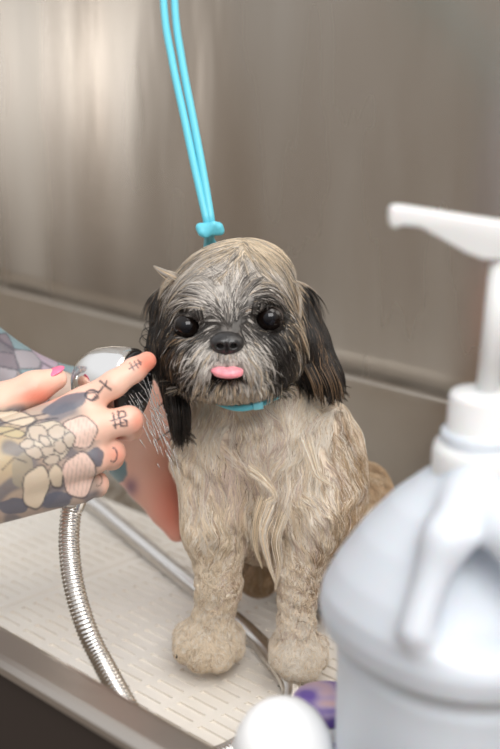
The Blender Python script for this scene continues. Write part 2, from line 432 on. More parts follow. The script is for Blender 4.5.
BODY = U(.006,
    cone(Q(236, 350, .975), Q(258, 425, 1.005), .038, .050),                 # neck
    ell(Q(262, 450, 1.02), (.062, .058, .060)),                             # chest
    ell(Q(264, 500, 1.04), (.054, .056, .050)),                             # belly
    cone(Q(266, 470, 1.05), Q(318, 520, 1.13), .064, .060),                 # trunk to rump
    ell(Q(336, 530, 1.135), (.057, .068, .060)),
    ell(Q(359, 520, 1.11), (.034, .052, .047)),                             # thigh
    cone(Q(202, 450, .99), Q(213, 525, .985), .024, .022),                   # shoulder left
    cone(Q(213, 525, .985), Q(219, 585, .990), .020, .0135),
    cone(Q(219, 585, .990), Q(211, 630, 1.000), .0135, .0145),
    ell(Q(207, 641, 1.003), (.0215, .026, .0150)),
    cone(Q(322, 440, .99), Q(318, 510, .975), .028, .023),                   # shoulder right
    cone(Q(318, 510, .975), Q(299, 570, .980), .022, .0145),
    cone(Q(299, 570, .980), Q(296, 625, .982), .0140, .0135),
    ell(Q(297, 652, .988), (.0160, .023, .0145)),
    ell(Q(349, 478, .985), (.011, .016, .024)),                              # elbow tuft
    cone(Q(270, 490, .995), Q(268, 540, .990), .016, .004),
    cone(Q(335, 580, 1.10), Q(338, 592, 1.075), .020, .016),                  # hind feet
    cone(Q(262, 556, 1.13), Q(258, 578, 1.11), .020, .016))
TOES = []
for (x, y, d, r) in ((187, 650, .996, .0098), (201, 657, .989, .0108), (219, 657, .988, .0108), (232, 649, .997, .009),
                     (282, 660, .980, .0088), (293, 667, .972, .0098), (307, 667, .973, .0098), (317, 659, .981, .008)):
    TOES.append(cone(Q(x, y, d), Q(x, y-14, d+.012), r, r))
BODY0 = BODY
def wet_body(P):
    d = sdf(BODY0, P); x = P[:, 0]; z = P[:, 2]
    up = np.clip((z-.085)/.04, 0, 1)
    w = np.sin(x*230 + 4.5*np.sin(z*48+x*25) + 2*np.sin(z*110))*.0011 + np.sin(x*120-z*60+3*np.sin(z*35))*.0016
    leg = np.sin(z*520 + 2.5*np.sin(x*190) + P[:, 1]*60)*.0005
    return d + w*up + leg*(1-up)*np.clip((z-.03)/.02, 0, 1)
BODY = ('f', wet_body)
DOG = U(.003, HEAD, EARS, BODY, U(.0012, *TOES))
FLOORCUT = ('f', lambda P: P[:, 2] - .0003)
DOGC = SUB(.002, DOG, FLOORCUT)
def surf(px, py, start=.80):
    d = start
    for _ in range(60): d += max(float(sdf(DOG, Q(px, py, d)[None].astype(np.float32))[0]), 0)*.8
    return d

PAL = np.array([(.012, .010, .009), (.050, .040, .034), (.20, .175, .155), (.66, .61, .56), (.60, .47, .32), (.27, .165, .09),
                (.90, .75, .56), (.95, .87, .76), (.68, .53, .46), (.50, .33, .19)], np.float32)
BLACK, DGR, GREY, WHITE, CREAM, TAN, BCREAM, BWHITE, PGREY, BTAN = range(10)
HB = [  # (cx, cy, sx, sy, strength, {palette: weight})
    (225, 252, 60, 12, 2.0, {GREY: .25, CREAM: .50, DGR: .15, WHITE: .10}),
    (214, 292, 18, 18, 5.0, {WHITE: .85, GREY: .15}),
    (238, 282, 12, 22, 2.6, {WHITE: .65, GREY: .30, CREAM: .05}),
    (262, 272, 22, 14, 1.8, {WHITE: .3, GREY: .25, CREAM: .35, DGR: .10}),
    (258, 294, 14, 8, 2.2, {DGR: .5, GREY: .3, PGREY: .1, BLACK: .1}),
    (182, 280, 16, 16, 2.0, {CREAM: .40, DGR: .30, BLACK: .10, WHITE: .20}),
    (168, 322, 11, 30, 5.0, {BLACK: .72, TAN: .10, DGR: .18}),
    (185, 328, 17, 16, 6.0, {BLACK: .92, DGR: .08}),
    (181, 356, 9, 16, 4.5, {TAN: .35, DGR: .3, BLACK: .35}),
    (271, 320, 19, 16, 7.0, {BLACK: .92, DGR: .08}),
    (227, 324, 14, 10, 4.5, {DGR: .50, GREY: .20, BLACK: .30}),
    (294, 306, 6, 38, 3.4, {CREAM: .55, TAN: .2, WHITE: .15, DGR: .1}),
    (281, 356, 13, 22, 7.0, {DGR: .30, BLACK: .65, GREY: .05}),
    (205, 357, 13, 11, 5.0, {WHITE: .85, CREAM: .08, GREY: .07}),
    (227, 361, 9, 6, 5.0, {WHITE: .7, GREY: .3}),
    (250, 366, 11, 17, 6.5, {WHITE: .75, CREAM: .25}),
    (226, 378, 18, 4, 4.0, {BLACK: .6, DGR: .4}),
    (232, 393, 36, 6, 7.0, {CREAM: .55, WHITE: .30, BCREAM: .15}),
    (184, 378, 10, 9, 6.0, {DGR: .5, BLACK: .45, CREAM: .05}),
    (257, 243, 14, 7, 6.0, {BCREAM: .7, CREAM: .3})]
def head_probs(u, v, dep):
    W = np.zeros((len(u), 10), np.float32)
    W[:, BLACK] = .10; W[:, DGR] = .12; W[:, TAN] = .03; W[:, GREY] = .03
    for cx, cy, sx_, sy_, s, pw in HB:
        g = s*np.exp(-.5*(((u-cx)/sx_)**2 + ((v-cy)/sy_)**2))
        for k, q in pw.items(): W[:, k] += g*q
    back = np.clip((dep-.975)/.02, 0, 1); W *= (1-back)[:, None]
    W[:, GREY] += back*.4; W[:, CREAM] += back*.4; W[:, DGR] += back*.3
    return W/W.sum(1)[:, None]
BB = [(262, 430, 70, 30, 1.2, {BWHITE: .6, BCREAM: .25, PGREY: .15}),
      (232, 475, 26, 22, 2.0, {PGREY: .65, BCREAM: .25, TAN: .1}),
      (262, 535, 40, 26, 1.2, {BCREAM: .45, CREAM: .3, BWHITE: .15, BTAN: .1}),
      (180, 480, 20, 60, 1.6, {BCREAM: .6, BWHITE: .3, CREAM: .1}),
      (318, 470, 40, 40, 1.6, {BWHITE: .55, BCREAM: .35, PGREY: .1}),
      (300, 560, 26, 40, 1.6, {BCREAM: .45, BWHITE: .35, PGREY: .2}),
      (215, 600, 30, 60, 1.6, {BCREAM: .6, BWHITE: .3, CREAM: .1}),
      (297, 650, 30, 25, 2.0, {BWHITE: .7, BCREAM: .3}),
      (250, 580, 16, 26, 1.4, {BTAN: .35, PGREY: .35, BCREAM: .3}),
      (385, 500, 26, 60, 7.0, {BTAN: .55, TAN: .2, CREAM: .25}),
      (345, 585, 18, 25, 6.0, {BTAN: .6, TAN: .4})]
def body_probs(u, v, dep):
    W = np.zeros((len(u), 10), np.float32); W[:, BCREAM] = .05; W[:, BTAN] = .02
    for cx, cy, sx_, sy_, s, pw in BB:
        g = s*np.exp(-.5*(((u-cx)/sx_)**2 + ((v-cy)/sy_)**2))
        for k, q in pw.items(): W[:, k] += g*q
    back = np.clip((dep-1.06)/.03, 0, 1); W *= (1-back)[:, None]
    W[:, BTAN] += back*.5; W[:, TAN] += back*.15; W[:, CREAM] += back*.3
    return W/W.sum(1)[:, None]
def region(P):
    P = P.astype(np.float32); a = sdf(HEAD, P); b = sdf(EARS, P); c = sdf(BODY, P)
    return np.argmin(np.stack([a, b+.001, c], 1), 1)
def ear_probs(n):
    W = np.zeros((n, 10), np.float32); W[:, BLACK] = .62; W[:, DGR] = .28; W[:, TAN] = .10; return W
V, Fq = surface(DOGC, (-.13, .78, -.004), (.17, 1.20, .42), .0028)
reg = region(V); u, v, dep = proj(V)
WH = head_probs(u, v, dep); WB = body_probs(u, v, dep); WE = ear_probs(len(V))
W = np.where((reg == 0)[:, None], WH, np.where((reg == 1)[:, None], WE, WB))
hide = W @ PAL
hide = np.where((reg == 2)[:, None], hide*np.array([.84, .80, .76]), hide*np.where(W[:, [BLACK]] > .35, .4, .8))
dog = mesh_obj('dog', V - np.array([0.02, .98, 0], np.float32), Fq, M_hide, None, colors=hide)
dog.location = (0.02, .98, 0)
tag(dog, 'small wet cream and black dog sitting in the tub with its tongue out', 'dog')

def strand_mesh(name, P, rad, col, parent, m=M_fur, ns=3, node=DOG):
    """P (n,k,3) strand points, rad (n,) root radius, col (n,3)"""
    n, k, _ = P.shape; P = P.astype(np.float32)
    tg = np.gradient(P, axis=1); tg /= np.linalg.norm(tg, axis=2)[..., None] + 1e-9
    if node is not None:                                # flat, lens shaped strands that lie along the coat
        h_ = k//2; ns = 3
        g0, g1, g2 = [grad(node, P[:, i])[1] for i in (0, h_, k-1)]; t_ = np.linspace(0, 1, k)[None, :, None]
        nn = np.where(t_ < .5, g0[:, None]*(1-2*t_) + g1[:, None]*2*t_, g1[:, None]*(2-2*t_) + g2[:, None]*(2*t_-1))
        s = np.cross(tg, nn); s /= np.linalg.norm(s, axis=2)[..., None] + 1e-9; t2 = np.cross(s, tg)
        cs = np.array([1., 0, -1.]); sn = np.array([0, .45, 0])
    else:
        ref = np.array([.31, -.52, .79]); s = np.cross(tg, ref); s /= np.linalg.norm(s, axis=2)[..., None] + 1e-9
        t2 = np.cross(tg, s); an = np.arange(ns)*2*np.pi/ns; cs = np.cos(an); sn = np.sin(an)
    prof = np.interp(np.linspace(0, 1, k), [0, .6, 1], [1, .85, .12])
    R = rad[:, None]*prof[None]
    V = P[:, :, None] + R[..., None, None]*(s[:, :, None]*cs[:, None] + t2[:, :, None]*sn[:, None])
    base = (np.arange(n)*k*ns)[:, None, None] + (np.arange(k-1)*ns)[None, :, None]
    j = np.arange(ns); jn = (j+1) % ns
    Fc = np.stack([base+j, base+jn, base+ns+jn, base+ns+j], -1).reshape(-1, 4)
    C = np.repeat(col, k*ns, axis=0)
    return mesh_obj(name, V.reshape(-1, 3), Fc.astype(np.int32), m, parent, colors=C, smooth=node is None)
def sample_surface(V, Fq, mask, n):
    a, b, c, d = [V[Fq[:, i]] for i in range(4)]
    ar = np.linalg.norm(np.cross(c-a, d-b), axis=1); ar = ar*mask[Fq].all(1)
    idx = rng.choice(len(Fq), n, p=ar/ar.sum()); s, t = rng.random(n), rng.random(n)
    return ((1-s)*(1-t))[:, None]*a[idx] + (s*(1-t))[:, None]*b[idx] + (s*t)[:, None]*c[idx] + ((1-s)*t)[:, None]*d[idx]
def groom(node, R, D0, L, nseg=9, lift=.1, grav=.05, curl=0., freq=2., off=.0006, stick=.0, coh=False):
    P = R.astype(np.float32); out = [P.copy()]
    _, g, _ = grad(node, P); d = D0 - (D0*g).sum(1)[:, None]*g
    d /= np.linalg.norm(d, axis=1)[:, None] + 1e-6; d = d + g*np.asarray(lift).reshape(-1, 1)
    ph = rng.random(len(R))*6.283; fr = freq*(.6+.8*rng.random(len(R)))
    if coh:
        cu_, cv_, _ = proj(P); ph = cv_*.16 + 2.2*np.sin(cu_*.045) + 1.5*np.sin(cu_*.11+cv_*.05) + rng.random(len(R))*.8; fr = freq*(.9+.2*rng.random(len(R)))
    for i in range(1, nseg):
        t = i/(nseg-1); side = np.cross(d, g); side /= np.linalg.norm(side, axis=1)[:, None] + 1e-6
        d = d + side*(curl*np.cos(ph + fr*t*6.283))[:, None] + np.array([0, 0, -1.])*np.asarray(grav).reshape(-1, 1) - g*stick
        d /= np.linalg.norm(d, axis=1)[:, None] + 1e-6
        P = P + (d*(L/(nseg-1))[:, None]).astype(np.float32)
        s, g, _ = grad(node, P); o_ = off*(1 + t)
        push = np.clip(o_-s, 0, .02); P = P + g*push[:, None].astype(np.float32)
        hit = push > 0; dn = (d*g).sum(1); d = np.where((hit & (dn < 0))[:, None], d - dn[:, None]*g, d)
        P[:, 2] = np.maximum(P[:, 2], .0008)
        out.append(P.copy())
    return np.stack(out, 1)
def clump(G, nch, spread, tight, frizz=.0003, node=None, flat=.12):
    n, k, _ = G.shape; g = grad(node or DOG, G[:, 0])[1]; g = np.repeat(g, nch, axis=0)
    C = np.repeat(G, nch, axis=0)
    offs = rng.normal(size=(n*nch, 3))*spread; nd = (offs*g).sum(1)[:, None]; offs = offs - nd*g*(1-flat)
    t = np.linspace(0, 1, k)[None, :, None]
    C = C + offs[:, None]*(1 - tight*t**.6) + rng.normal(size=(n*nch, 1, 3))*frizz*t
    C[..., 2] = np.maximum(C[..., 2], .0008)
    if nch > 1:                                         # keep every strand lying just on the skin
        for i in range(0, k):
            P = C[:, i].astype(np.float32); s_, g_, _ = grad(DOG, P); o_ = .0001 + .0004*rng.random(len(P))*(.4+i/k)
            C[:, i] = P + g_*np.clip(o_-s_, 0, .006)[:, None]
    return C
def pick(W, n_rep, jit=.18):
    cs = np.cumsum(W, 1); r = rng.random(len(W)); k = (r[:, None] > cs).sum(1).clip(0, 9)
    base = PAL[k]*.72 + (W @ PAL)*.28; c = np.repeat(base, n_rep, axis=0)
    # a few strands of each clump take the colour of a neighbouring region
    Wr = np.repeat(W, n_rep, axis=0); alt = PAL[(rng.random(len(Wr))[:, None] > np.cumsum(Wr, 1)).sum(1).clip(0, 9)]
    sw = rng.random(len(c)) < .3; c = np.where(sw[:, None], alt, c)
    return c*np.exp(rng.normal(size=(len(c), 1))*jit).astype(np.float32)
def flow(u, v, fx, fy): return RIGHT*(fx)[:, None] - UPC*(fy)[:, None]

# --- head fur
eyeL, eyeR = (187, 325), (269.5, 317.5)
def keep_off_eyes(u, v, dep, r=10.5):
    m = np.ones(len(u), bool)
    for (ex, ey) in (eyeL, eyeR): m &= ~(((u-ex)/(r+1))**2 + ((v-ey-1)/(r-1))**2 < 1) | (dep > .93)
    m &= ~((((u-227)/15)**2 + ((v-341)/10)**2 < 1) & (dep < .92))
    return m
R = sample_surface(V, Fq, reg == 0, 6000); ru, rv, rd = proj(R)
ok = keep_off_eyes(ru, rv, rd) & ~((np.abs(ru-227) < 16) & (np.abs(rv-374) < 5)); R, ru, rv, rd = R[ok], ru[ok], rv[ok], rd[ok]
# flow: crown parts near (246,250) and sweeps down both sides; the muzzle radiates from the nose
cx, cy = 244, 246; f1 = np.stack([(ru-cx)*1.0, (rv-cy)*.9+12], 1); f1 /= np.linalg.norm(f1, axis=1)[:, None]+1e-6
f2 = np.stack([(ru-228), (rv-338)*.8+12], 1); f2 /= np.linalg.norm(f2, axis=1)[:, None]+1e-6
f3 = np.stack([(ru-228)*.6, -np.ones_like(ru)*18], 1); f3 /= np.linalg.norm(f3, axis=1)[:, None]+1e-6
wm = np.clip((rv-330)/16, 0, 1)*np.exp(-.5*((ru-230)/45)**2)
wf = np.exp(-.5*(((ru-228)/13)**2 + ((rv-312)/14)**2))*.9
f = f1*(1-wm-wf*(1-wm))[:, None] + f2*wm[:, None] + f3*(wf*(1-wm))[:, None]
f += rng.normal(size=f.shape)*.13
wu = np.exp(-.5*(((ru-228)/26)**2 + ((rv-296)/17)**2)); f4 = np.stack([(ru-230)*1.2, (rv-330)], 1); f4 /= np.linalg.norm(f4, axis=1)[:, None]+1e-6
f = f*(1-wu)[:, None] + f4*wu[:, None]*1.3
D0 = flow(ru, rv, f[:, 0], f[:, 1])
L = np.where(rv < 330, .019, .013)*(.6+.7*rng.random(len(R))); L = np.where(wf > .4, .010, L)
near_eye = np.exp(-.5*(((ru-eyeL[0])/17)**2+((rv-eyeL[1])/16)**2)) + np.exp(-.5*(((ru-eyeR[0])/17)**2+((rv-eyeR[1])/16)**2))
above = (rv < 335) & (near_eye > .35); L = np.where(above, .0055, L)
L = np.where((rv > 383) & (rv < 400) & (np.abs(ru-230) < 40), .008, L)
L = np.where((np.abs(ru-227) < 13) & (rv > 350) & (rv < 371), .0045, L)
lift = np.where(wm > .5, .35, .12)
G = groom(DOG, R, D0, L, 9, lift=lift, grav=np.where(wm > .5, .10, .03), curl=.05, off=.0003, stick=.05)
# hair does not cross the eyes
NCH = 12
C = clump(G, NCH, .0011, .72, .0002)
cu, cv, cdp = proj(C); inside = np.zeros(cu.shape, bool)
for (ex, ey) in (eyeL, eyeR): inside |= ((((cu-ex)/9.5)**2 + ((cv-ey-2)/7.5)**2) < 1) & (cdp < .93)
inside |= ((((cu-227)/13)**2 + ((cv-341)/9)**2) < 1) & (cdp < .92)
inside |= ((((cu-227)/15)**2 + ((cv-373)/4)**2) < 1) & (cdp < .92)
keep = ~inside.any(1)
col = pick(head_probs(ru, rv, rd), NCH)
strand_mesh('head_fur', C[keep], (.00013+.00010*rng.random(keep.sum())), col[keep], dog)['kind'] = 'stuff'

# --- ear fur
R = sample_surface(V, Fq, reg == 1, 1100); ru, rv, rd = proj(R)
D0 = flow(ru, rv, np.where(ru > 240, .28, .05), np.ones_like(ru)) + rng.normal(size=(len(R), 3))*.12
L = .024*(.7+.7*rng.random(len(R)))*np.where(rv > 350, .75, 1)
G = groom(DOG, R, D0, L, 10, lift=.08, grav=.10, curl=.16, freq=1.5, off=.0004, stick=.05)
C = clump(G, 14, .0015, .7, .0002)
col = pick(ear_probs(len(R)), 14, .35)
strand_mesh('ear_fur', C, (.00013+.0001*rng.random(len(C))), col, dog)['kind'] = 'stuff'

# --- body fur
bodymask = (reg == 2)
R = np.vstack([sample_surface(V, Fq, bodymask, 7000), sample_surface(V, Fq, bodymask & (V[:, 2] < .10) & (V[:, 1] < .99), 3200)]); ru, rv, rd = proj(R); ok = (R[:, 2] > .003); R, ru, rv, rd = R[ok], ru[ok], rv[ok], rd[ok]
lower = np.clip((rv-520)/50, 0, 1)*(rd < 1.06)
fx = .45*np.sin(ru*.055+rv*.03+.5) + .35*np.sin(rv*.09-ru*.06) + (ru-262)*.002
D0 = flow(ru, rv, fx, np.ones_like(ru)) + rng.normal(size=(len(R), 3))*.10
L = (.028*(.7+.5*rng.random(len(R))))*np.where(ru < 190, .75, 1)*(1-lower) + lower*.0045
L = np.where(rd > 1.06, .016, L)
G = groom(DOG, R, D0, L, 12, lift=np.where(lower > .5, .0, .03), grav=.05, curl=.22, freq=1.5, off=.0004, stick=.16, coh=True)
C = clump(G, 14, np.where(np.repeat(lower, 14) > .4, .0026, .0026)[:, None], .82, .00015)
col = pick(body_probs(ru, rv, rd), 14, .06)
strand_mesh('body_fur', C, .00016+.00012*rng.random(len(C)), col, dog)['kind'] = 'stuff'

# --- long wet locks: chest curls, belly tassels, cheek whiskers, the light tuft and dark curls on the head
def lock(pts, n, spread, rad, pal, tip=.15, jit=.2, k=16):
    G = catmull([Q(*q) for q in pts], k)[None]; off = rng.normal(size=(n, 1, 3))*spread
    t = np.linspace(0, 1, k)[None, :, None]; C = G + off*(1-(1-tip)*t)
    c = PAL[rng.choice(pal, n)]*np.exp(rng.normal(size=(n, 1))*jit)
    return C, np.full(n, rad), c
LK = []
for pts, n, s, r, pal in [
    ([(270, 505, .935), (262, 530, .932), (268, 560, .938), (276, 585, .945)], 60, .0024, .00016, [BCREAM, BWHITE]),
    ([(283, 515, .935), (276, 540, .935), (279, 565, .94), (275, 590, .945)], 50, .0022, .00016, [BCREAM, BWHITE, CREAM]),
    ([(262, 500, .935), (256, 520, .932), (255, 545, .935), (262, 568, .94)], 46, .0022, .00016, [BCREAM, CREAM]),
    ([(250, 470, .942), (266, 482, .938), (275, 497, .938), (262, 505, .936), (258, 520, .934)], 50, .0024, .00015, [BWHITE, BCREAM]),
    ([(305, 440, .938), (312, 460, .934), (318, 476, .934), (332, 486, .938)], 50, .003, .00015, [BWHITE, BCREAM])]:
    C, rr, cc = lock(pts, n, s, r, pal); LK.append((C, rr, cc))
cat3 = lambda LK: (np.concatenate([x[0] for x in LK]), np.concatenate([x[1] for x in LK]), np.concatenate([x[2] for x in LK]))
C, rr, cc = cat3(LK); strand_mesh('chest_locks', C, rr, cc, dog)['kind'] = 'stuff'
LK = []
for pts, n, s, r, pal in [
    ([(184, 284, .932), (174, 276, .93), (165, 272, .93), (154, 266, .935)], 40, .0026, .00018, [WHITE, CREAM]),
    ([(184, 274, .935), (172, 277, .93), (164, 285, .93), (158, 299, .935)], 36, .0024, .00018, [WHITE, CREAM]),
    ([(190, 268, .935), (180, 276, .93), (172, 290, .93), (166, 306, .935)], 22, .0014, .0002, [CREAM, WHITE]),
    ([(205, 255, .94), (190, 264, .93), (178, 282, .925), (168, 312, .93)], 24, .0016, .0002, [CREAM, GREY, WHITE]),
    ([(293, 284, .945), (299, 300, .93), (298, 325, .925), (292, 350, .925)], 40, .0016, .0002, [CREAM, TAN, WHITE]),
    ([(286, 275, .945), (294, 282, .94), (303, 288, .945)], 18, .0016, .0002, [CREAM, WHITE]),
    ([(289, 300, .93), (293, 325, .922), (290, 350, .92), (286, 372, .92)], 26, .0014, .0002, [CREAM, TAN, GREY])]:
    C, rr, cc = lock(pts, n, s, r, pal); LK.append((C, rr, cc))
for (ex, ey) in (eyeL, eyeR):
    for i in range(46):
        x0 = ex + rng.uniform(-15, 15); dd_ = surf(x0, ey-13)
        LK.append(lock([(x0, ey-15, dd_-.0005), (x0+(x0-ex)*.12, ey-11, dd_-.002), (x0+(x0-ex)*.25, ey-7.5+abs(x0-ex)*.35, dd_-.0015)], 5, .0006, .00016, [BLACK, DGR, BLACK, DGR, GREY]))
for i in range(26):                                   # whiskers and beard hairs
    a = rng.uniform(0, 1); s = -1 if i % 2 else 1
    x0 = 228 + s*rng.uniform(14, 26); y0 = rng.uniform(350, 372); ln = rng.uniform(18, 34)
    LK.append(lock([(x0, y0, .880), (x0+s*ln*.5, y0+rng.uniform(-2, 8), .872), (x0+s*ln, y0+rng.uniform(4, 22), .878)], 2, .0004, .00014, [WHITE]))
for i in range(46):                                   # moustache falling over the mouth corners
    s = -1 if i % 2 else 1; x0 = 228 + s*rng.uniform(8, 20); y0 = rng.uniform(350, 362)
    LK.append(lock([(x0, y0, .876), (x0+s*9, y0+12, .872), (x0+s*(11+rng.uniform(0, 10)), y0+rng.uniform(22, 36), .880)], 7, .0009, .00016, [WHITE, WHITE, CREAM]))
for i in range(40):                                   # chin fringe
    x0 = rng.uniform(196, 268); LK.append(lock([(x0, 382, .884), (x0+(x0-230)*.08, 392, .882), (x0+(x0-230)*.12, rng.uniform(393, 399), .892)], 8, .0010, .00016, [CREAM, CREAM, WHITE, BCREAM]))
for i in range(60):                                   # long pale streak falling from the muzzle
    x0 = rng.uniform(242, 256); y0 = rng.uniform(348, 364)
    LK.append(lock([(x0, y0, .878), (x0+6, y0+14, .872), (x0+rng.uniform(4, 12), y0+rng.uniform(28, 40), .882)], 6, .0010, .00015, [WHITE, CREAM, WHITE]))
C, rr, cc = cat3(LK); strand_mesh('face_whiskers', C, rr, cc, dog)['kind'] = 'stuff'
LK = []
for k_ in range(7):                                   # dark curls straying from the ear
    x0, y0 = 160+rng.uniform(-3, 5), 325+8*k_+rng.uniform(-4, 4); r0 = rng.uniform(5, 11)
    pts = [(x0+4, y0-8, .95)] + [(x0-8-r0*math.sin(t), y0+r0*math.cos(t)*.8+4*t/3, .945) for t in np.linspace(0, 3.9, 6)]
    LK.append(lock(pts, 5, .0007, .00022, [BLACK, DGR], tip=.3))
for k_ in range(16):
    x0 = rng.uniform(315, 345); LK.append(lock([(x0-12, 365, .945), (x0-3, 385, .943), (x0, rng.uniform(398, 408), .95)], 10, .0012, .0002, [BLACK, DGR, TAN], tip=.3))
for k_ in range(14):
    x0 = rng.uniform(170, 190); LK.append(lock([(x0-2, 390, .935), (x0+1, 415, .93), (x0+2, rng.uniform(430, 443), .94)], 10, .0012, .0002, [BLACK, DGR], tip=.3))
C, rr, cc = cat3(LK); strand_mesh('ear_locks', C, rr, cc, dog)['kind'] = 'stuff'

# --- eyes, nose, tongue, claws
def ball(name, c, r, m, parent, gaze=None, colors=False, scale=(1, 1, 1)):
    bm = bmesh.new(); bmesh.ops.create_uvsphere(bm, u_segments=40, v_segments=28, radius=r)
    me = bpy.data.meshes.new(name); V = np.array([v.co[:] for v in bm.verts])*np.array(scale)
    Fc = [tuple(v.index for v in f.verts) for f in bm.faces]; bm.free(); cc = None
    if colors:
        q = np.arccos(np.clip(((V/np.linalg.norm(V, axis=1)[:, None]) @ gaze), -1, 1))
        cc = np.where((q < .42)[:, None], np.array([.004, .004, .006]), np.where((q < 1.0)[:, None], np.array([.008, .005, .004]), np.array([.05, .04, .035])))
    return mesh_obj(name, V + np.asarray(c), Fc, m, parent, colors=cc)
gz = np.array([-.05, -.98, .12]); gz /= np.linalg.norm(gz)
ball('eye', Q(187, 326, surf(187, 341)+.0106), .0100, M_eye, dog, gaze=gz, colors=True)
ball('eye', Q(269.5, 318, surf(269.5, 334)+.0108), .0105, M_eye, dog, gaze=gz, colors=True)
nc = Q(227, 342, surf(227, 342)-.001)
NO = SUB(.0008, U(.0022, ell(nc, (.0106, .0080, .0068)), ell(nc+np.array([-.0052, -.001, -.0012]), (.0048, .0060, .0042)), ell(nc+np.array([.0052, -.001, -.0012]), (.0048, .0060, .0042)), ell(nc+np.array([0, 0, -.005]), (.003, .005, .004))),
         U(.0005, ell(nc+np.array([-.0046, -.0075, -.001]), (.0022, .004, .0015)), ell(nc+np.array([.0046, -.0075, -.001]), (.0022, .004, .0015)), ell(nc+np.array([0, -.009, -.003]), (.0005, .003, .004))))
Vn, Fn = surface(NO, nc-.016, nc+.016, .0006); mesh_obj('nose', Vn, Fn, M_nose, dog)
tcn_ = Q(226.5, 370.5, min(surf(226, 366), surf(226, 380))+.001)
TO = SUB(.0012, U(.002, ell(tcn_, (.0106, .0085, .0028)), ell(tcn_+np.array([.002, -.003, -.0012]), (.0080, .0060, .0022))), cone(tcn_+np.array([0, -.02, .0042]), tcn_+np.array([0, .01, .0042]), .0009, .0009))
Vn, Fn = surface(TO, tcn_-.018, tcn_+.018, .0007); mesh_obj('tongue', Vn, Fn, M_tongue, dog)
M_claw = mat('dark_claw', (.03, .022, .018), .3)
for (x, y, d) in ((178, 652, .990),):
    a = Q(x, y, d); a[2] = max(a[2], .006); Vn, Fn = tube([a+np.array([0, .004, .001]), a, a+np.array([-.001, -.004, -.003])], [.0022, .0018, .0006], 10); mesh_obj('claw', Vn, Fn, M_claw, dog)

# ------------------------------------------------------------------ cyan grooming loop
leash = empty('grooming_leash', Q(210, 229, .985)); tag(leash, 'bright cyan rubber grooming lead knotted above the dog\'s head', 'leash')
def cordpath(dx, pts): return catmull([Q(x+dx*k*1.1, y, d) for (x, y, d, k) in pts], 60)
base = [(170, -260, 1.17, .9), (168, -120, 1.11, 1), (169, 0, 1.06, 1), (177, 60, 1.03, .9), (188, 115, 1.01, .8), (198, 165, .995, .7), (206, 205, .987, .5), (210, 226, .985, .35)]
for dx in (-5, 5):
    Vn, Fn = tube(cordpath(dx, base), .0031, 14); mesh_obj('cord', Vn, Fn, M_cord, leash)
kn = Q(210, 229, .983)
KN = U(.001, cone(kn+np.array([-.0075, 0, .0012]), kn+np.array([.0065, -.001, .0018]), .0036, .0036), cone(kn+np.array([-.006, -.002, -.0022]), kn+np.array([.0078, 0, -.0016]), .0033, .0033),
       cone(kn+np.array([-.003, -.003, -.004]), kn+np.array([.003, -.003, .004]), .0026, .0026))
Vn, Fn = surface(KN, kn-.02, kn+.02, .0009); mesh_obj('knot', Vn, Fn, M_cord, leash)
for s in (-1, 1):                                     # the two legs of the loop run behind the head down to the neck
    pts = [Q(210+s*2, 232, .985), Q(211+s*4, 246, 1.005), Q(232+s*28, 300, 1.034), Q(238+s*42, 370, 1.02)]
    Vn, Fn = tube(catmull(pts, 30), .0026, 12); mesh_obj('loop_side', Vn, Fn, M_cord, leash)
pts = [Q(196, 372, 1.02), Q(206, 392, .96), Q(222, 403, .922), Q(240, 407.5, .908), Q(256, 404.5, .908), Q(271, 398, .918), Q(282, 390, .95), Q(280, 370, 1.02)]
P_ = catmull(pts, 50); V_ = []
Vn, Fn = tube(P_, .0030, 12); mesh_obj('neck_loop', Vn, Fn, M_cord, leash)
mesh_obj('toggle', *lathe([(.0036, -.0035), (.0042, -.003), (.0042, .003), (.0036, .0035)], Q(258, 404, .906), axis=(1, 0, .15), ns=20), mat('pale_cyan_toggle', (.22, .66, .78), .3), leash)
# wall hook that carries the lead, above the picture
hk = empty('wall_hook', Q(170, -270, 1.2)); tag(hk, 'steel eye hook on the splash wall that the lead hangs from', 'hook')
top = Q(170, -262, 1.172); bpos = top[:2] @ BX[:2]; wallpt = top + BX*(BW+.014-bpos)
Vn, Fn = tube([top+np.array([0, 0, .004]), top+BX*.01+np.array([0, 0, .004]), wallpt+np.array([0, 0, .004])], .004, 12); mesh_obj('arm', Vn, Fn, M_chrome, hk)
mesh_obj('plate', *lathe([(.02, -.004), (.02, .0)], wallpt+np.array([0, 0, .004]), axis=BX, ns=24), M_chrome, hk)

# ------------------------------------------------------------------ person: both tattooed forearms and hands
PALM = U(.0045,
    cone(Q(-62, 478, .862), Q(84, 404, .880), .021, .0105), cone(Q(-62, 482, .858), Q(94, 428, .872), .022, .0108),
    cone(Q(-62, 488, .860), Q(92, 458, .874), .022, .0105), cone(Q(-60, 506, .866), Q(80, 488, .884), .022, .0100),
    cone(Q(-60, 480, .880), Q(70, 450, .905), .022, .014))
INDEX = U(.0015, cone(Q(80, 404, .880), Q(114, 384, .878), .0098, .0088), cone(Q(114, 384, .878), Q(134, 370, .884), .0088, .0080), cone(Q(134, 370, .884), Q(147, 361, .892), .0080, .0066))
MIDDLE = U(.0015, cone(Q(90, 428, .872), Q(129, 420, .878), .0102, .0092), cone(Q(129, 420, .878), Q(130, 428, .905), .0090, .0082), cone(Q(130, 428, .905), Q(106, 432, .922), .0082, .0070))
RING = U(.0015, cone(Q(90, 458, .874), Q(112, 453, .884), .0098, .0088), cone(Q(112, 453, .884), Q(112, 458, .908), .0086, .0078), cone(Q(112, 458, .908), Q(90, 460, .922), .0078, .0068))
